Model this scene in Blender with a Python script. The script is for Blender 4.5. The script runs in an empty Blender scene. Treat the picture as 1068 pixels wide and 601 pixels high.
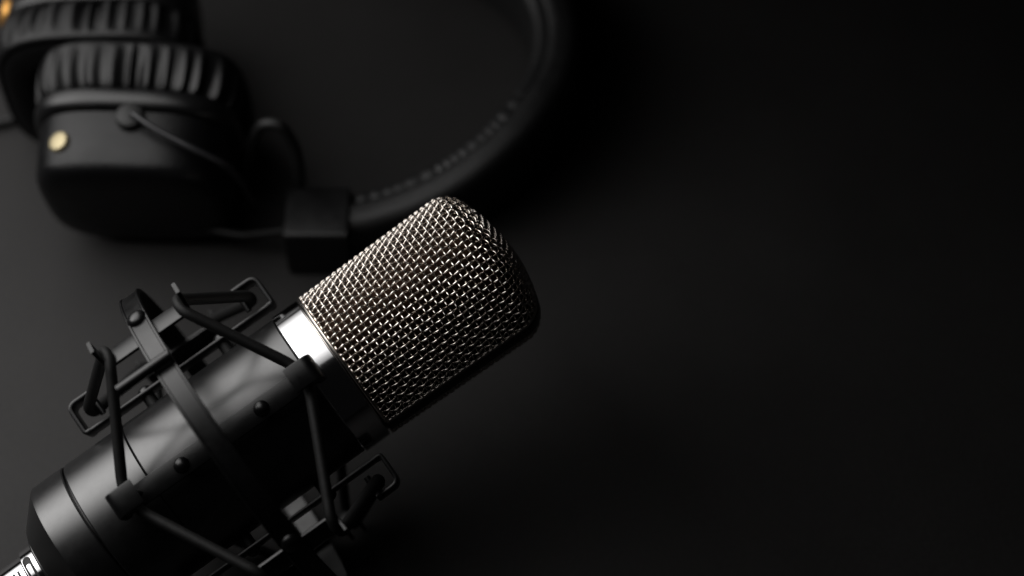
import bpy, math, random
import numpy as np
from mathutils import Vector, Matrix

random.seed(4)
SC = bpy.context.scene
COL = SC.collection
R = math.radians
PI = math.pi

# ------------------------------------------------------------------ materials
def new_mat(name):
    m = bpy.data.materials.new(name)
    m.use_nodes = True
    nt = m.node_tree
    return m, nt, nt.nodes['Principled BSDF']

def noise(nt, scale, detail=4, rough=.6, coord='Object'):
    tc = nt.nodes.new('ShaderNodeTexCoord')
    n = nt.nodes.new('ShaderNodeTexNoise')
    n.inputs['Scale'].default_value = scale
    n.inputs['Detail'].default_value = detail
    n.inputs['Roughness'].default_value = rough
    nt.links.new(tc.outputs[coord], n.inputs['Vector'])
    return n

def ramp(nt, src, stops):
    r = nt.nodes.new('ShaderNodeValToRGB')
    els = r.color_ramp.elements
    while len(els) < len(stops):
        els.new(.5)
    for e, (p, c) in zip(els, stops):
        e.position = p
        e.color = (c[0], c[1], c[2], 1) if hasattr(c, '__len__') else (c, c, c, 1)
    nt.links.new(src, r.inputs['Fac'])
    return r

def bump(nt, src, bs, strength, dist):
    b = nt.nodes.new('ShaderNodeBump')
    b.inputs['Strength'].default_value = strength
    b.inputs['Distance'].default_value = dist
    nt.links.new(src, b.inputs['Height'])
    nt.links.new(b.outputs['Normal'], bs.inputs['Normal'])
    return b

def surf(name, col, rough, metal=0.0, var=.15, nscale=400, bstr=.1, bdist=.0002, rvar=.06, spec=.5, coat=0):
    m, nt, bs = new_mat(name)
    n = noise(nt, nscale)
    c0 = tuple(max(0, x*(1-var)) for x in col)
    c1 = tuple(x*(1+var) for x in col)
    r = ramp(nt, n.outputs['Fac'], [(.3, c0), (.7, c1)])
    nt.links.new(r.outputs['Color'], bs.inputs['Base Color'])
    n2 = noise(nt, nscale*.13, 5)
    rr = ramp(nt, n2.outputs['Fac'], [(.25, max(.02, rough-rvar)), (.75, rough+rvar)])
    nt.links.new(rr.outputs['Color'], bs.inputs['Roughness'])
    bs.inputs['Metallic'].default_value = metal
    bs.inputs['Specular IOR Level'].default_value = spec
    bs.inputs['Coat Weight'].default_value = coat
    if bstr > 0:
        bump(nt, n.outputs['Fac'], bs, bstr, bdist)
    return m

M = {}
M['body'] = surf('satin_black_enamel', (.0035, .0035, .0038), .31, nscale=2500, bstr=.12, bdist=.00005, rvar=.03, spec=.8)
M['sleeve'] = surf('satin_black_sleeve', (.0035, .0035, .0038), .32, nscale=2500, bstr=.12, bdist=.00005, rvar=.03, spec=.85)
for k_ in ('body', 'sleeve'):
    M[k_].node_tree.nodes['Principled BSDF'].inputs['IOR'].default_value = 1.62
M['mount'] = surf('powder_coated_steel', (.0028, .0028, .0031), .31, nscale=1800, bstr=.2, bdist=.00006, spec=.55)
M['chrome'] = surf('polished_chrome', (.84, .84, .85), .11, metal=1, var=.03, nscale=300, bstr=.0, rvar=.04)
M['wire'] = surf('nickel_wire', (.86, .79, .725), .20, metal=1, var=.10, nscale=900, bstr=.05, bdist=.00004, rvar=.06)
M['frame'] = surf('grille_frame_metal', (.10, .095, .09), .34, metal=1, var=.1, nscale=700, bstr=.05, bdist=.00004)
M['liner'] = surf('inner_gauze', (.020, .010, .0055), .5, metal=.9, var=.5, nscale=1600, bstr=.4, bdist=.0002)
M['gold'] = surf('brass', (.44, .38, .24), .55, metal=1, var=.08, nscale=700, bstr=.05, bdist=.00005)
M['orange_brass'] = surf('orange_brass', (.78, .42, .12), .5, metal=1, var=.08, nscale=700, bstr=.05, bdist=.00005)
M['rubber'] = surf('black_rubber', (.005, .005, .005), .6, nscale=900, bstr=.2, bdist=.0001)
M['shell'] = surf('headphone_vinyl', (.0032, .0032, .0036), .36, nscale=1100, bstr=.5, bdist=.0002, spec=.28)
M['plastic'] = surf('headphone_plastic', (.0035, .0035, .0038), .34, nscale=1500, bstr=.1, bdist=.00006)
M['leather'] = surf('soft_leather', (.0040, .0040, .0043), .42, nscale=900, bstr=.5, bdist=.0002, spec=.33)
M['padding'] = surf('headband_leather', (.0045, .0045, .0048), .46, nscale=900, bstr=.6, bdist=.00025, spec=.6)
M['blackrod'] = surf('black_metal_rod', (.03, .03, .032), .35, metal=.3, nscale=900, bstr=.05)

# woven elastic cord: fine diagonal braid
m, nt, bs = new_mat('braided_elastic')
tc = nt.nodes.new('ShaderNodeTexCoord')
w = nt.nodes.new('ShaderNodeTexVoronoi'); w.inputs['Scale'].default_value = 3200
nt.links.new(tc.outputs['Object'], w.inputs['Vector'])
r = ramp(nt, w.outputs['Distance'], [(.0, .006), (.8, .003)])
nt.links.new(r.outputs['Color'], bs.inputs['Base Color'])
bs.inputs['Roughness'].default_value = .62
bs.inputs['Specular IOR Level'].default_value = .35
bump(nt, w.outputs['Distance'], bs, .5, .00012)
M['cord'] = m

# table: black matt card, faint mottling
m, nt, bs = new_mat('black_card')
n1 = noise(nt, 14, 8, .62); n2 = noise(nt, 2200, 3, .6); n3 = noise(nt, 700, 4, .7)
r = ramp(nt, n1.outputs['Fac'], [(.25, (.0126, .0119, .0118)), (.75, (.0202, .0193, .0190))])
r3 = ramp(nt, n3.outputs['Fac'], [(.3, .78), (.7, 1.22)])
mx = nt.nodes.new('ShaderNodeMix'); mx.data_type = 'RGBA'; mx.blend_type = 'MULTIPLY'; mx.inputs['Factor'].default_value = 1
nt.links.new(r.outputs['Color'], mx.inputs['A']); nt.links.new(r3.outputs['Color'], mx.inputs['B'])
nt.links.new(mx.outputs['Result'], bs.inputs['Base Color'])
bs.inputs['Roughness'].default_value = .66
bs.inputs['Specular IOR Level'].default_value = .28
bump(nt, n3.outputs['Fac'], bs, .35, .0003)
M['table'] = m

# ------------------------------------------------------------------ mesh kit
class MB:
    def __init__(s):
        s.v = []; s.f = []; s.n = 0
    def add(s, V, F):
        V = np.asarray(V, float)
        s.v.append(V); s.f += [tuple(i+s.n for i in f) for f in F]; s.n += len(V)
    def build(s, name, mat, parent, X=None, smooth=True, angle=40):
        V = np.concatenate(s.v)
        if X is not None:
            A = np.array(X)
            V = V @ A[:3, :3].T + A[:3, 3]
        if parent is not None:
            V = V - np.array(root_loc(parent))
        me = bpy.data.meshes.new(name)
        me.from_pydata(V.tolist(), [], s.f)
        me.validate(); me.update()
        if smooth:
            me.polygons.foreach_set('use_smooth', [True]*len(me.polygons))
            me.set_sharp_from_angle(angle=R(angle))
        me.materials.append(mat)
        o = bpy.data.objects.new(name, me)
        COL.objects.link(o)
        if parent is not None:
            o.parent = parent
        return o

def root_loc(o):
    while o.parent:
        o = o.parent
    return o.location

def lathe(mb, prof, seg=96, axis_shift=(0, 0)):
    """profile of (s, r) revolved round the local x axis; r=0 ends are closed"""
    th = np.linspace(0, 2*PI, seg, endpoint=False)
    V = []; F = []
    for (s_, r_) in prof:
        V.append(np.stack([np.full(seg, s_), r_*np.sin(th)+axis_shift[0], r_*np.cos(th)+axis_shift[1]], 1))
    V = np.concatenate(V)
    for i in range(len(prof)-1):
        for j in range(seg):
            k = (j+1) % seg
            F.append((i*seg+j, i*seg+k, (i+1)*seg+k, (i+1)*seg+j))
    F.append(tuple(range(seg)))
    F.append(tuple(range((len(prof)-1)*seg, len(prof)*seg))[::-1])
    mb.add(V, F)

def frames(P, closed):
    P = np.asarray(P, float); n = len(P)
    if closed:
        T = np.roll(P, -1, 0)-np.roll(P, 1, 0)
    else:
        T = np.gradient(P, axis=0)
    T /= np.linalg.norm(T, axis=1)[:, None]+1e-12
    ref = np.array([0, 0, 1.0])
    if abs(T[0] @ ref) > .9:
        ref = np.array([1.0, 0, 0])
    N = np.zeros_like(P)
    a = ref-T[0]*(ref @ T[0]); N[0] = a/np.linalg.norm(a)
    for i in range(1, n):
        a = N[i-1]-T[i]*(N[i-1] @ T[i]); N[i] = a/(np.linalg.norm(a)+1e-12)
    return P, T, N, np.cross(T, N)

def tube(mb, P, r, seg=8, closed=False, squash=1.0):
    P, T, N, B = frames(P, closed)
    n = len(P)
    th = np.linspace(0, 2*PI, seg, endpoint=False)
    rr = np.broadcast_to(np.asarray(r, float), (n,))
    V = P[:, None, :]+rr[:, None, None]*(np.cos(th)[None, :, None]*N[:, None, :]+squash*np.sin(th)[None, :, None]*B[:, None, :])
    V = V.reshape(-1, 3)
    F = []
    for i in range(n if closed else n-1):
        i2 = (i+1) % n
        for j in range(seg):
            k = (j+1) % seg
            F.append((i*seg+j, i*seg+k, i2*seg+k, i2*seg+j))
    if not closed:
        F.append(tuple(range(seg))[::-1]); F.append(tuple(range((n-1)*seg, n*seg)))
    mb.add(V, F)

def braid(mb, P, r):
    """elastic cord: round core with fine lengthwise cover threads, slightly flattened"""
    P, T, N, B = frames(P, True)
    n = len(P)
    # spread the closing twist over the whole loop
    a_end = math.atan2(float(N[-1] @ B[0]), float(N[-1] @ N[0]))
    th = np.linspace(0, 2*PI, 32, endpoint=False)
    V = []
    for i in range(n):
        tw = -a_end*i/n
        c, s_ = math.cos(tw), math.sin(tw)
        n1, b1 = c*N[i]+s_*B[i], -s_*N[i]+c*B[i]
        rr = r*(1+.035*np.cos(16*th)+.012*math.sin(i*1.9)+.01*math.sin(i*.53))
        V.append(P[i]+(rr*np.cos(th))[:, None]*n1+(.86*rr*np.sin(th))[:, None]*b1)
    V = np.concatenate(V); F = []
    for i in range(n):
        i2 = (i+1) % n
        for j in range(32):
            k = (j+1) % 32
            F.append((i*32+j, i*32+k, i2*32+k, i2*32+j))
    mb.add(V, F)

def sweep(mb, P, A, B, sec, closed=False):
    """P centres, A/B per-point axes, sec list of (a,b)"""
    P = np.asarray(P, float); A = np.asarray(A, float); B = np.asarray(B, float)
    sec = np.asarray(sec, float); n = len(P); k = sec.shape[-2]
    if sec.ndim == 2:
        sec = np.broadcast_to(sec, (n,)+sec.shape)
    V = P[:, None, :]+sec[:, :, 0:1]*A[:, None, :]+sec[:, :, 1:2]*B[:, None, :]
    V = V.reshape(-1, 3); F = []
    for i in range(n if closed else n-1):
        i2 = (i+1) % n
        for j in range(k):
            q = (j+1) % k
            F.append((i*k+j, i*k+q, i2*k+q, i2*k+j))
    if not closed:
        F.append(tuple(range(k))[::-1]); F.append(tuple(range((n-1)*k, n*k)))
    mb.add(V, F)

def loft(mb, rings, caps=True):
    k = len(rings[0]); V = np.concatenate([np.asarray(q, float) for q in rings]); F = []
    for i in range(len(rings)-1):
        for j in range(k):
            q = (j+1) % k
            F.append((i*k+j, i*k+q, (i+1)*k+q, (i+1)*k+j))
    if caps:
        F.append(tuple(range(k))[::-1]); F.append(tuple(range((len(rings)-1)*k, len(rings)*k)))
    mb.add(V, F)

def rrect(w, h, r, n=4):
    """rounded rectangle section, full size w x h"""
    out = []
    for cx, cy, a0 in ((w/2-r, h/2-r, 0), (-w/2+r, h/2-r, 90), (-w/2+r, -h/2+r, 180), (w/2-r, -h/2+r, 270)):
        for i in range(n+1):
            a = R(a0+90*i/n)
            out.append((cx+r*math.cos(a), cy+r*math.sin(a)))
    return out

def fillet(P, rad, n=5, closed=False):
    P = [np.asarray(p, float) for p in P]; out = []
    m = len(P)
    for i in range(m):
        if not closed and i in (0, m-1):
            out.append(P[i]); continue
        p, a, b = P[i], P[i-1], P[(i+1) % m]
        la, lb = np.linalg.norm(a-p), np.linalg.norm(b-p)
        d = min(rad, la*.48, lb*.48)
        q0, q1 = p+(a-p)/la*d, p+(b-p)/lb*d
        for t in np.linspace(0, 1, n):
            out.append((1-t)**2*q0+2*t*(1-t)*p+t*t*q1)
    return np.array(out)

def densify(P, step):
    out = [P[0]]
    for a, b in zip(P[:-1], P[1:]):
        k = max(1, int(np.linalg.norm(b-a)/step))
        for i in range(1, k+1):
            out.append(a+(b-a)*i/k)
    return np.array(out)

def tag(o, label=None, cat=None, group=None, kind=None):
    if label: o['label'] = label
    if cat: o['category'] = cat
    if group: o['group'] = group
    if kind: o['kind'] = kind
    return o

def thing(name, loc, label, cat):
    o = bpy.data.objects.new(name, None)
    o.empty_display_size = .02
    COL.objects.link(o); o.location = loc
    return tag(o, label, cat)

# ------------------------------------------------------------------ camera
ELEV = R(57)
vv = np.array([0, -math.cos(ELEV), math.sin(ELEV)])
UU = np.array([0, math.sin(ELEV), math.cos(ELEV)])
XX = np.array([1.0, 0, 0])
K = .00027                                   # metres per unit of the microphone's own frame
RINGC = np.array([0, 0, .0472])              # centre of the shock-mount ring
CAMP = RINGC+.5*vv+.0783*XX+.04482*UU
cd = bpy.data.cameras.new('camera'); cam = bpy.data.objects.new('camera', cd)
COL.objects.link(cam); SC.camera = cam
cam.matrix_world = Matrix(((XX[0], UU[0], vv[0], CAMP[0]), (XX[1], UU[1], vv[1], CAMP[1]), (XX[2], UU[2], vv[2], CAMP[2]), (0, 0, 0, 1)))
cd.sensor_width = 36; cd.lens = 36*1852/1068
cd.clip_start = .01; cd.clip_end = 50
cd.dof.use_dof = True; cd.dof.focus_distance = .482; cd.dof.aperture_fstop = 4.6
cd.dof.aperture_blades = 9

# ------------------------------------------------------------------ table
mb = MB()
mb.add([(-2.5, -2.5, 0), (2.5, -2.5, 0), (2.5, 2.5, 0), (-2.5, 2.5, 0)], [(0, 1, 2, 3)])
tag(mb.build('table_surface', M['table'], None), 'plain matt black tabletop under the microphone and headphones', 'table', kind='structure')

# ------------------------------------------------------------------ microphone frame
ANG, TILT = R(35.5), R(-5.4)
ax = math.cos(TILT)*(math.cos(ANG)*XX+math.sin(ANG)*UU)+math.sin(TILT)*vv
uu = -math.sin(ANG)*XX+math.cos(ANG)*UU
nn = np.cross(ax, uu)
RS = -60.0                                    # the ring's station along the axis
O = CAMP-.5*vv+K*(-237.6*XX-126.9*UU)
RINGC = O+RS*K*ax
print('ring centre', RINGC, 'axis', ax)
MX = np.eye(4)
MX[:3, 0], MX[:3, 1], MX[:3, 2], MX[:3, 3] = ax*K, uu*K, nn*K, O

def cyl(s_, r_, ph):
    p = R(ph); return np.array([s_, r_*math.sin(p), r_*math.cos(p)])

mic = thing('microphone', (O[0], O[1], 0), 'black studio condenser microphone with silvery woven mesh head and chrome collar', 'microphone')

# end cap, sleeve, tube, collar
mb = MB()
lathe(mb, [(-280, 30), (-284, 46), (-283, 53), (-279.5, 57.5), (-277, 60), (-257, 82), (-255, 83.6), (-252, 84), (-219, 84), (-217.6, 83), (-217.6, 76)])
mb.build('end_cap', M['sleeve'], mic, MX, angle=25)
mb = MB()
lathe(mb, [(-215.4, 76), (-215.4, 83), (-214, 84), (-144.5, 84), (-143.6, 83.3), (-143.6, 76)])
mb.build('base_sleeve', M['sleeve'], mic, MX, angle=25)
mb = MB(); lathe(mb, [(-230, 76.5), (-134, 76.5)])
lathe(mb, [(-142.8, 76), (-142.8, 83), (-142, 83.6), (43, 83.6), (44, 82.8), (44, 76)])
mb.build('body_tube', M['body'], mic, MX, angle=25)
mb = MB()
lathe(mb, [(44.3, 76), (44.3, 84.2), (45.5, 85.6), (74.5, 85.6), (76, 84.6), (76, 76)])
mb.build('collar', M['chrome'], mic, MX, angle=25)
mb = MB()
lathe(mb, [(76.2, 70), (76.2, 80), (81, 80), (81, 70)])
mb.build('grille_seat', M['frame'], mic, MX, angle=25)
mb = MB()   # male socket ring the plug goes into
lathe(mb, [(-287, 41), (-287, 44.5), (-285.5, 46), (-282, 46)])
mb.build('socket_ring', M['body'], mic, MX, angle=25)

# --- the grille: profile (s, rho) and its arc length
S0, RB, S1, RT, RC = 79.0, 84.0, 250.0, 88.0, 28.0
TH = R(68)
RD = (RT-RC)/math.cos(TH)+RC
prof = [(S0+(S1-S0)*t, RB+(RT-RB)*t) for t in np.linspace(0, 1, 60)]
prof += [(S1+RC*math.sin(a), RT-RC+RC*math.cos(a)) for a in np.linspace(0, TH, 40)[1:]]
sp = S1+RC*math.sin(TH)+RD*(1-math.sin(TH))
prof += [(sp-RD+RD*math.sin(a), RD*math.cos(a)) for a in np.linspace(TH, PI/2, 80)[1:]]
prof = np.array(prof)
plen = np.concatenate([[0], np.cumsum(np.linalg.norm(np.diff(prof, axis=0), axis=1))])
tg = np.gradient(prof, plen, axis=0)
def P_at(w):
    return np.array([np.interp(w, plen, prof[:, 0]), np.interp(w, plen, prof[:, 1])])
def N_at(w):
    t = np.array([np.interp(w, plen, tg[:, 0]), np.interp(w, plen, tg[:, 1])])
    t /= np.linalg.norm(t); return np.array([-t[1], t[0]])
W1 = plen[98]                                 # wall and shoulder: the weave runs round
RDOME = prof[98, 1]                           # radius where the dome sheet begins
def w_of_rho(rho):                            # on the shoulder and dome
    return np.interp(-rho, -prof[98:, 1], plen[98:])

PITCH, WR, AMP = 7.2, 1.13, 1.38
HF = 9.5                                      # half width of the frame band
def half_grille(phi_f, name, label=None):
    """one half of the head: plain-woven wire, folded over the dome to the frame band"""
    f = R(phi_f); mbx = MB()
    hdir = np.array([0, math.sin(f), math.cos(f)]); xdir = np.array([0, math.cos(f), -math.sin(f)])
    dpsi = PITCH/85.0
    nI = int((PI/2-HF/RT-.01)/dpsi)
    psis = [i*dpsi for i in range(-nI, nI+1)]
    J = int((W1-2)/PITCH)
    ws = [2.5+PITCH*j for j in range(J+1)]
    dome_w = []
    w_ = ws[-1]+PITCH
    while P_at(w_)[1] > HF+2:
        dome_w.append(w_); w_ += PITCH
    dome_h = [P_at(q)[1] for q in dome_w]
    def pt(w, x, h, off):
        s_, rho = P_at(w); nrm = N_at(w)
        q = math.hypot(x, h) or 1e-9
        rad = (x*xdir+h*hdir)/q
        return np.array([s_, 0, 0])+rad*(rho+off*nrm[1])+np.array([off*nrm[0], 0, 0])
    SUB = 5
    def interp_nodes(par, sg):
        pp, dd = [], []
        for a in range(len(par)-1):
            for k in range(SUB):
                t = k/SUB; c = .5-.5*math.cos(PI*t)
                pp.append(par[a]+(par[a+1]-par[a])*t); dd.append(sg[a]+(sg[a+1]-sg[a])*c)
        pp.append(par[-1]); dd.append(sg[-1])
        return pp, dd
    # wires running along the axis
    for i, ps in enumerate(psis):
        xr = math.sin(ps)*RDOME
        par = [0.0]+list(ws); sg = [0]+[(1 if (i+j) % 2 else -1) for j in range(len(ws))]
        hr = RDOME*math.cos(ps)
        last = ws[-1]
        for j, h in enumerate(dome_h):
            wn = w_of_rho(math.hypot(xr, h)) if h < hr else None
            if wn is not None and wn > last+2.0:
                par.append(wn); sg.append(1 if (i+j+len(ws)) % 2 else -1); last = wn
        wend = w_of_rho(math.hypot(xr, HF))
        if wend > last+1:
            par.append(wend); sg.append(0)
        pp, dd = interp_nodes(par, sg)
        pts = []
        for w, d in zip(pp, dd):
            rho = P_at(w)[1]
            if w <= W1:
                x, h = rho*math.sin(ps), rho*math.cos(ps)
            else:
                x = xr; h = math.sqrt(max(rho*rho-x*x, 0))
            j_ = (random.random()-.5)*.10
            pts.append(pt(w, x, h, d*AMP+j_))
        tube(mbx, pts, WR, 6)
    # wires running round the wall
    pe = PI/2-HF/RT
    for j, w in enumerate(ws):
        par = [-pe]+psis+[pe]; sg = [0]+[(-1 if (i+j) % 2 else 1) for i in range(len(psis))]+[0]
        pp, dd = interp_nodes(par, sg)
        rho = P_at(w)[1]
        tube(mbx, [pt(w, math.sin(a)*rho, math.cos(a)*rho, d*AMP) for a, d in zip(pp, dd)], WR, 6)
    # wires crossing the dome
    for j, h in enumerate(dome_h):
        xm = math.sqrt(max(RDOME*RDOME-h*h, 0))*.999
        par = [-xm]; sg = [0]
        for i, ps in enumerate(psis):
            x = RDOME*math.sin(ps)
            if abs(x) < xm-1 and x > par[-1]+1:
                par.append(x); sg.append(-1 if (i+j+len(ws)) % 2 else 1)
        par.append(xm); sg.append(0)
        pp, dd = interp_nodes(par, sg)
        pts = [pt(w_of_rho(math.hypot(x, h)), x, h, d*AMP) for x, d in zip(pp, dd)]
        tube(mbx, pts, WR, 6)
    o = mbx.build(name, M['wire'], mic, MX, angle=180)
    # the thin bright hem wire round this half
    mbr = MB(); pts = []
    for sgn in (1, -1):
        seq = []
        for w in np.linspace(0, plen[-1], 110):
            s_, rho = P_at(w); nrm = N_at(w)
            if rho < HF: continue
            x = sgn*math.sqrt(rho*rho-HF*HF)
            seq.append(np.array([s_+nrm[0], 0, 0])+(x*xdir+HF*hdir)*(1+nrm[1]/rho))
        pts += seq if sgn > 0 else seq[::-1]
    base = [cyl(S0, RB+1, phi_f+d) for d in np.linspace(-83.2, 83.2, 60)]
    tube(mbr, np.array(pts), 1.7, 8)
    tube(mbr, np.array(base), 1.7, 8)
    mbr.build('hem_wire', M['wire'], o, MX, angle=180)
    return o
FF = 26.0
half_grille(FF, 'mesh_grille')
half_grille(FF+180, 'mesh_grille')
# frame band between the halves
mb = MB(); f = R(FF); hd = np.array([0, math.sin(f), math.cos(f)]); xd = np.array([0, math.cos(f), -math.sin(f)])
Pc, A_, B_ = [], [], []
for sgn, rng in ((1, np.linspace(0, plen[-1]-.5, 100)), (-1, np.linspace(plen[-1]-.5, 0, 100))):
    for w in rng:
        s_, rho = P_at(w); nrm = N_at(w)
        Pc.append(np.array([s_, 0, 0])+sgn*rho*xd); A_.append(np.array([nrm[0], 0, 0])+sgn*nrm[1]*xd); B_.append(hd)
sweep(mb, Pc, A_, B_, rrect(6, 2*HF-3, 1.2, 3))
mb.build('grille_frame', M['frame'], mic, MX, angle=50)
# gauze liner
mb = MB(); lathe(mb, [(S0+1, RB-6)]+[(p[0]-5*N_at(l)[0], max(p[1]-5.5*N_at(l)[1], .5)) for p, l in list(zip(prof, plen))[3:-1:3]], 72)
mb.build('gauze_liner', M['liner'], mic, MX, angle=60)

# ------------------------------------------------------------------ cable plugged into the tail
TAILP = O+ax*K*(-330)
cable = thing('microphone_cable', (TAILP[0], TAILP[1], 0), 'cable with shiny chrome plug pushed into the tail of the microphone', 'cable')
mb = MB()
lathe(mb, [(-283, 30), (-283, 37.2), (-284, 38.4), (-302, 38.4), (-303, 37.6), (-303.2, 35.2), (-304.5, 34.4), (-352, 34.2), (-354, 33), (-354, 20)], 96)
plug = mb.build('plug', M['chrome'], cable, MX, angle=25)
def patch(mbx, s_a, s_b, ph_a, ph_b, r0, r1, rc):
    """rounded raised patch wrapped round the plug's wall"""
    cs, hw = (s_a+s_b)/2, abs(s_b-s_a)/2
    rings = []
    for ph in np.concatenate([np.linspace(ph_a, ph_a+6, 5), np.linspace(ph_a+10, ph_b-10, 14), np.linspace(ph_b-8, ph_b, 9)]):
        e = min(ph-ph_a, ph_b-ph)/57.3*36/max(rc, .1)
        k = hw-rc*(1-math.sqrt(max(0, 1-(1-min(e, 1))**2)))
        k = max(k, .15)
        rings.append([cyl(cs-k, r0, ph), cyl(cs-k, r1-.3, ph), cyl(cs-k*.9, r1, ph), cyl(cs+k*.9, r1, ph), cyl(cs+k, r1-.3, ph), cyl(cs+k, r0, ph)])
    loft(mbx, rings)
mb = MB(); patch(mb, -301.5, -292.5, -20, 50, 36, 38.9, 5); mb.build('latch_slot', M['rubber'], plug, MX)
mb = MB(); patch(mb, -299.3, -294.7, -24, 34, 36, 39.5, 2); mb.build('latch_button', M['chrome'], plug, MX)
mb = MB()
for k in range(7):
    patch(mb, -309-5.2*k, -311.6-5.2*k, -20, 40, 33, 35.0, .8)
mb.build('grip_ribs', M['rubber'], plug, MX)
mb = MB(); lathe(mb, [(-354, 18), (-354, 29), (-360, 30), (-431, 22), (-433, 18)], 48); mb.build('strain_relief', M['rubber'], cable, MX)
p0 = O+ax*K*(-431)
cp = [p0, p0-ax*.03, np.array([p0[0]-.07, p0[1]-.045, .0035]), np.array([p0[0]-.13, p0[1]-.075, .0032]), np.array([p0[0]-.22, p0[1]-.08, .0032])]
mb = MB(); tube(mb, densify(fillet(cp, .04, 12), .004), .0031, 12); mb.build('cord', M['rubber'], cable)

# ------------------------------------------------------------------ shock mount
mount = thing('shock_mount', (RINGC[0], RINGC[1], 0), 'black spider shock mount with elastic cords holding the microphone body', 'shock mount')
mb = MB()
N_ = 160
th = np.linspace(0, 2*PI, N_, endpoint=False)
Pc = np.stack([np.full(N_, RS), 187*np.sin(th), 187*np.cos(th)], 1)
Ra = np.stack([np.zeros(N_), np.sin(th), np.cos(th)], 1); Sa = np.tile([1.0, 0, 0], (N_, 1))
sec = [(-2.6, -11.2), (2.4, -11.2), (3.0, -10.6), (3.0, -8.8), (1.9, -8), (1.9, 8), (3.0, 8.8), (3.0, 10.6), (2.4, 11.2), (-2.6, 11.2)]
sweep(mb, Pc, Ra, Sa, sec, closed=True)
ring = mb.build('outer_ring', M['mount'], mount, MX, angle=28)

def dome_screw(name, parent, s_, r_, ph, rad, hgt):
    mbx = MB(); p = R(ph)
    n_ = np.array([0, math.sin(p), math.cos(p)]); t_ = np.array([0, math.cos(p), -math.sin(p)]); a_ = np.array([1.0, 0, 0])
    c = np.array([s_, 0, 0])+n_*r_
    rings = []
    for q in (0, .25, .5, .75, .92, .99):
        rr = rad*math.sqrt(max(1-q*q, .004)); rings.append([c+n_*hgt*q+rr*(math.cos(b)*a_+math.sin(b)*t_) for b in np.linspace(0, 2*PI, 24, endpoint=False)])
    loft(mbx, rings)
    return mbx.build(name, M['mount'], parent, MX, angle=50)

def strip(name, parent, path, ph, width, thick, rad, mat='mount'):
    """flat bar bent along a path of (s, r) at angle ph round the axis"""
    P = fillet([np.array([a, b, 0]) for a, b in path], rad, 7)
    T = np.gradient(P, axis=0); T /= np.linalg.norm(T, axis=1)[:, None]
    p = R(ph); n_ = np.array([0, math.sin(p), math.cos(p)]); t_ = np.array([0, math.cos(p), -math.sin(p)])
    PP = P[:, 0:1]*np.array([1.0, 0, 0])+P[:, 1:2]*n_
    NN = -T[:, 1:2]*np.array([1.0, 0, 0])+T[:, 0:1]*n_
    mbx = MB(); sweep(mbx, PP, NN, np.tile(t_, (len(P), 1)), rrect(thick, width, thick*.3, 2))
    return mbx.build(name, M[mat], parent, MX, angle=35)

RA = [7.0, 100, 190, 280]
BA = [48.5, 138.5, 228.5, 318.5]
HS, TS = 54.5, -180.5
for ph in RA:
    rail = strip('inner_rail', mount, [(TS+6, 98.8), (HS-6, 98.8)], ph, 23.5, 4, 1)
    for e, d in ((HS, -1), (TS, 1)):
        hk = strip('hook', rail, [(e+6.2*d, 98.8), (e, 98.8), (e, 133), (e+28*d, 133)], ph, 27, 4.6, 9)
        mb = MB(); tube(mb, [cyl(e+25*d, 131, ph), cyl(e+25*d, 122, ph), cyl(e+25*d, 108, ph)], 3.6, 10); mb.build('pin', M['mount'], hk, MX)
    for s_ in (RS+47.5, RS-47.5):
        dome_screw('screw', rail, s_, 100.6, ph, 8.2, 7)
    # rubber pad that presses on the body
    for s_ in (RS+47.5, RS-47.5):
        mb = MB(); tube(mb, [cyl(s_, 97, ph), cyl(s_, 83.5, ph)], 7, 14); mb.build('rubber_pad', M['rubber'], rail, MX)
for ph in BA:
    br = strip('ring_bracket', mount, [(RS-43, 180.6), (RS+43, 180.6)], ph, 24, 4, 1)
    for d in (-1, 1):
        strip('hook', br, [(RS+42.8*d, 180.6), (RS+48*d, 180.6), (RS+49.5*d, 206)], ph, 18, 4, 8)
    dome_screw('screw', br, RS, 189, ph+6, 10.5, 7)
# clamp pin lying across the outside of the ring
mb = MB(); tube(mb, densify(np.array([cyl(RS-48, 196, 31.5), cyl(RS+11, 196, 31.5)]), 6), 5.6, 16)
mb.build('clamp_pin', M['mount'], ring, MX)
# elastic cords: zigzag bracket hook > rail hook > next bracket hook ...
for e, d in ((HS, -1), (TS, 1)):
    W = []
    for k in range(4):
        b = BA[k]; r_ = RA[k]
        sr = e+17*d; sb = RS-42.0*d
        W += [cyl(sr-1*d, 119, r_-6), cyl(sr-1*d, 119, r_+6), cyl(sb, 187, b-3.2), cyl(sb, 187, b+3.2)]
    P = fillet(W, 13, 7, closed=True)
    P = np.array(list(P)+[P[0]]); P = densify(P, 6)[:-1]
    mb = MB(); braid(mb, P, 6.3)
    mb.build('elastic_cord', M['cord'], mount, MX, angle=180)

# ------------------------------------------------------------------ headphones
HPX, HPY = .0, .14
hp = thing('headphones', (HPX, HPY, 0), 'black over ear headphones with brass studs lying behind the microphone', 'headphones')

def squircle(hw, hz, n, w, N=120):
    out = []
    for t in np.linspace(0, 2*PI, 4*N, endpoint=False):
        c, s_ = math.cos(t), math.sin(t)
        out.append((hw*math.copysign(abs(c)**(2/n), c), w, hz*math.copysign(abs(s_)**(2/n), s_)))
    out = np.array(out)
    cl = np.vstack([out, out[:1]])
    d = np.concatenate([[0], np.cumsum(np.linalg.norm(np.diff(cl, axis=0), axis=1))])
    q = np.linspace(0, d[-1], N, endpoint=False)
    return np.stack([np.interp(q, d, cl[:, k]) for k in range(3)], 1)

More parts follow.
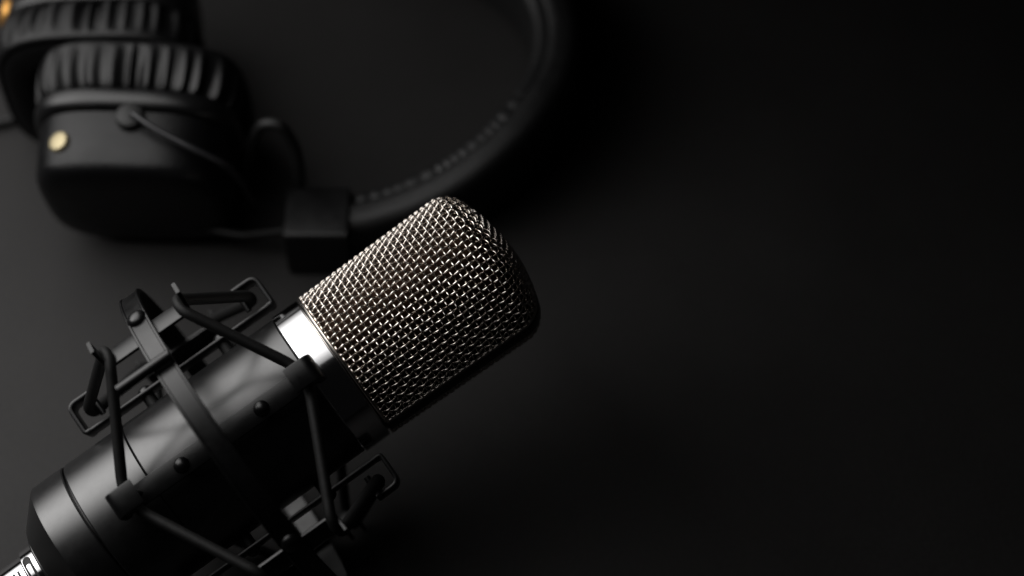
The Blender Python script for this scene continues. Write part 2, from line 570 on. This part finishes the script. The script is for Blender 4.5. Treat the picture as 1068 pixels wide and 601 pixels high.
def ear_cup(cx, cy, yaw, tilt, flip, ww=31.0, hz=26.5, stud=(119, 10, 3.5, 0)):
    """cup in mm: x right, w away from the viewer, z up; flip puts the pad nearer the viewer"""
    T = Matrix.Translation((cx, cy, 0)) @ Matrix.Rotation(yaw, 4, 'Z') @ Matrix.Rotation(tilt, 4, 'X') @ Matrix.Translation((0, 0, hz*.001+.0005)) @ Matrix.Diagonal((.001, -.001 if flip else .001, .001, 1))
    E = 3.4
    def ring_(hw, w, e=E): return squircle(hw, hw-(ww-hz), e, w)
    mb = MB()
    loft(mb, [ring_(18, -1.6), ring_(25, -1.2), ring_(27.6, -.4), ring_(29, 1.2), ring_(29.8, 3.2), ring_(30.4, 12), ring_(30.6, 20.2), ring_(29.8, 21)])
    shell = mb.build('ear_cup', M['shell'], hp, T, angle=45)
    mb = MB()
    loft(mb, [ring_(29, 20.6), ring_(31.2, 20.7), ring_(32.2, 21.4), ring_(32.9, 23), ring_(33.1, 25), ring_(32.7, 27.0), ring_(31.6, 28.2), ring_(28, 28.4)])
    mb.build('trim_ring', M['plastic'], shell, T, angle=60)
    # gathered leather pad
    mb = MB(); N = 720; rings = []
    NP = 36
    for q in np.linspace(0, 1, 26):
        a = PI*(q*1.12-.06)
        w = 28.2+8.2-8.8*math.cos(a)
        hw = 31.2+2.9*math.sin(a)**.8 if math.sin(a) > 0 else 31.2
        amt = 2.6*max(0, 1-q*1.35)**.6*min(1, q*8+.5)
        base = squircle(hw, hw-(ww-hz), E, w, N)
        seg_ = np.linalg.norm(np.roll(base, -1, 0)-base, axis=1)
        t = np.concatenate([[0], np.cumsum(seg_)[:-1]])/seg_.sum()*2*PI
        ph = t*NP+.8*np.sin(5*t)+.6*np.sin(11*t+1)+.35*np.sin(23*t+2)
        wob = 1+.3*np.sin(9*t+.7)+.2*np.sin(17*t)
        g = wob*(1-(.5+.5*np.cos(ph))**1.7)
        rr = np.hypot(base[:, 0], base[:, 2])
        base[:, 0] -= base[:, 0]/rr*g*amt*(1+.25*np.sin(7*t)); base[:, 2] -= base[:, 2]/rr*g*amt
        rings.append(base)
    for hw, w in ((30, 46), (27, 46.4), (23, 45.6), (20, 43), (18.5, 38), (18, 31)):
        rings.append(squircle(hw, hw-(ww-hz), E, w, N))
    loft(mb, rings)
    mb.build('ear_cushion', M['leather'], shell, T, angle=180)
    # brass stud on the upper left shoulder of the shell
    mb = MB()
    t0 = R(stud[0]); c, s_ = math.cos(t0), math.sin(t0)
    px = 30.3*math.copysign(abs(c)**(2/E), c); pz = 25.8*math.copysign(abs(s_)**(2/E), s_)
    nx, nz = -abs(px/30.3)**(E-1), abs(pz/25.8)**(E-1); l = math.hypot(nx, nz); nx, nz = nx/l, nz/l
    rings = []
    for h, rr in ((-1, 1), (.5, 1), (.9, .93), (1.15, .77), (1.3, .4), (1.33, .07)):
        rr *= stud[2]; h += stud[3]
        rings.append([(px+nx*h-nz*rr*math.cos(b), stud[1]+rr*math.sin(b), pz+nz*h+nx*rr*math.cos(b)) for b in np.linspace(0, 2*PI, 28, endpoint=False)])
    loft(mb, rings); mb.build('brass_stud', M['orange_brass' if flip else 'gold'], shell, T, angle=50)
    # pivot boss for the wire arm
    mb = MB(); rings = []
    for h, rr in ((23.5, 5.2), (27.1, 5.2), (28.1, 4.9), (28.6, 4.2), (28.6, .3)):
        rings.append([(2.0+.88*rr*math.cos(b), 18+.88*rr*math.sin(b), h) for b in np.linspace(0, 2*PI, 32, endpoint=False)])
    loft(mb, rings); mb.build('pivot', M['rubber'], shell, T, angle=50)
    mb = MB()
    P = [(2.8, 18, 26.5), (3.2, 17.5, 30.7), (10, 12.5, 30.5), (24, 6, 28.5), (33, 4.5, 22), (36, 5, 10), (36.5, 6, -2), (39, 6, -10)]
    P = densify(fillet([np.array(p, float) for p in P], 5, 6), 2)
    tube(mb, P, 1.0, 10)
    if not flip: mb.build('wire_arm', M['blackrod'], shell, T, angle=180)
    return shell

ear_cup(-.0430, .1020, R(-2), R(9), False)
ear_cup(-.0600, .1850, R(2), R(-3), True, stud=(152, 23, 4.8, 3.0))

# headband: an arc standing on its edge
AC, RX, RY = np.array([.0120, .1675]), .0840, .0690
aa = np.linspace(-PI/2+.17, PI/2-.17, 420)
arc = [np.array([AC[0]+RX*math.cos(a), AC[1]+RY*math.sin(a)]) for a in aa]
arc = [np.array([AC[0]+.0100, AC[1]-RY])]+arc[1:-1]+[np.array([AC[0]+.0100, AC[1]+RY])]
P2 = np.array(arc); n = len(P2)
T2 = np.gradient(P2, axis=0); T2 /= np.linalg.norm(T2, axis=1)[:, None]
out = np.stack([T2[:, 1], -T2[:, 0], np.zeros(n)], 1)
Zs = np.tile([0, 0, 1.0], (n, 1))
dl = np.concatenate([[0], np.cumsum(np.linalg.norm(np.diff(P2, axis=0), axis=1))])
HB = []                                       # the band is lower where it meets the end blocks
for l in dl:
    q = min(1, min(l, dl[-1]-l)/.085); HB.append(.0205+.0125*q*q*(3-2*q))
HB = np.array(HB)
Pm = np.column_stack([P2, HB/2+.0006])
mb = MB(); sweep(mb, Pm-out*.0004, out, Zs, np.array([rrect(.0125, h, .0052, 8) for h in HB])); hb = mb.build('headband', M['padding'], hp, None, angle=60)
mb = MB(); secs = []
for l, h in zip(dl, HB):
    rib = abs(math.sin(l/.0042*PI+1.1*math.sin(l*130)+.7*math.sin(l*310)))**.5
    g = .00035*(1-rib)*(1+.5*math.sin(l*210))*max(0, min(1, (.105-l)/.03))
    secs.append(rrect(.0095-g, h-.0030-2*g, .0044, 6))
sweep(mb, Pm-out*.0058, out, Zs, np.array(secs)); mb.build('headband_padding', M['padding'], hb, None, angle=180)
# end blocks with slider rods and looped leads
for sy in (-1, 1):
    y0 = AC[1]+sy*RY
    mb = MB()
    c = np.array([AC[0]+.0030, y0-sy*.0008, .0113])
    Q = [c+np.array([dx, 0, 0]) for dx in (-.0105, -.0100, .0100, .0105)]
    s1 = rrect(.0205, .0222, .002, 4); s0 = rrect(.0195, .0212, .002, 4)
    sweep(mb, Q, np.tile([0, 1.0, 0], (4, 1)), np.tile([0, 0, 1.0], (4, 1)), np.array([s0, s1, s1, s0]))
    blk = mb.build('end_block', M['plastic'], hb, None, angle=40)
mb = MB(); tube(mb, densify(np.array([(.006, .0985, .0125), (-.010, .0965, .0125), (-.022, .099, .0125)]), .002), .0013, 10)
mb.build('slider_rod', M['rubber'], hb, None)
mb = MB(); tube(mb, densify(np.array([(.006, .2385, .0125), (-.030, .2385, .0125), (-.050, .225, .0125), (-.055, .205, .0125)]), .002), .0013, 10)
mb.build('slider_rod', M['rubber'], hb, None)
lead = [(.0070, .111, .012), (.0090, .113, .024), (.0085, .115, .037), (.0045, .116, .0465), (-.001, .117, .0455), (-.0055, .118, .036), (-.009, .118, .022), (-.012, .118, .012)]
mb = MB(); tube(mb, densify(fillet([np.array(p) for p in lead], .007, 8), .002), .0019, 12); mb.build('cable_loop', M['rubber'], hp, None, angle=180)
lead = [(-.20, .128, .002), (-.14, .143, .002), (-.1016, .1513, .002), (-.085, .157, .002), (-.07, .165, .003), (-.06, .172, .004)]
mb = MB(); tube(mb, densify(fillet([np.array(p) for p in lead], .02, 8), .003), .0019, 12); mb.build('signal_cable', M['rubber'], hp, None, angle=180)

# ------------------------------------------------------------------ light
w = bpy.data.worlds.new('World'); SC.world = w; w.use_nodes = True
bg = w.node_tree.nodes['Background']; bg.inputs['Color'].default_value = (.62, .62, .64, 1); bg.inputs['Strength'].default_value = .003
def area(name, loc, zdir, ydir, sx, sy, power, col, spread=180):
    """rectangular softbox; it shines along -zdir, its long side runs along ydir"""
    ld = bpy.data.lights.new(name, 'AREA'); ld.shape = 'RECTANGLE'; ld.size = sx; ld.size_y = sy
    ld.energy = power; ld.color = col; ld.spread = R(spread)
    o = bpy.data.objects.new(name, ld); COL.objects.link(o)
    ld.use_nodes = True
    nt = ld.node_tree; em = nt.nodes['Emission']
    ge = nt.nodes.new('ShaderNodeNewGeometry')          # the lamp behind the diffuser makes its middle hotter
    sub = nt.nodes.new('ShaderNodeVectorMath'); sub.operation = 'SUBTRACT'; sub.inputs[1].default_value = (.5, .5, 0)
    nt.links.new(ge.outputs['Parametric'], sub.inputs[0])
    sc_ = nt.nodes.new('ShaderNodeVectorMath'); sc_.operation = 'MULTIPLY'; sc_.inputs[1].default_value = (1.5, 2.9, 0)
    nt.links.new(sub.outputs[0], sc_.inputs[0])
    dt = nt.nodes.new('ShaderNodeVectorMath'); dt.operation = 'DOT_PRODUCT'
    nt.links.new(sc_.outputs[0], dt.inputs[0]); nt.links.new(sc_.outputs[0], dt.inputs[1])
    ng = nt.nodes.new('ShaderNodeMath'); ng.operation = 'MULTIPLY'; ng.inputs[1].default_value = -1.15
    nt.links.new(dt.outputs['Value'], ng.inputs[0])
    ex = nt.nodes.new('ShaderNodeMath'); ex.operation = 'EXPONENT'; nt.links.new(ng.outputs[0], ex.inputs[0])
    ml = nt.nodes.new('ShaderNodeMath'); ml.operation = 'MULTIPLY'; ml.inputs[1].default_value = 1.75; nt.links.new(ex.outputs[0], ml.inputs[0])
    nt.links.new(ml.outputs[0], em.inputs['Strength'])
    z = np.array(zdir)/np.linalg.norm(zdir); y = np.array(ydir)-z*(z @ np.array(ydir)); y /= np.linalg.norm(y); x = np.cross(y, z)
    o.matrix_world = Matrix(((x[0], y[0], z[0], loc[0]), (x[1], y[1], z[1], loc[1]), (x[2], y[2], z[2], loc[2]), (0, 0, 0, 1)))
    return o
GC = O+ax*K*60                                # the collar: its reflection shows the softbox edge to edge
al = R(68)
LD = math.cos(al)*nn+math.sin(al)*uu
LT = -math.sin(al)*nn+math.cos(al)*uu
area('softbox', GC+LD*.40-ax*.23, LD*.4+ax*.25, LT, .66, .58, 3.45, (1, .985, .972))

vs = SC.view_settings
SC.display_settings.display_device = 'sRGB'
vs.view_transform = 'Standard'; vs.look = 'None'; vs.exposure = 0; vs.gamma = 1; vs.use_curve_mapping = False
SC.render.engine = 'CYCLES'
SC.cycles.max_bounces = 8
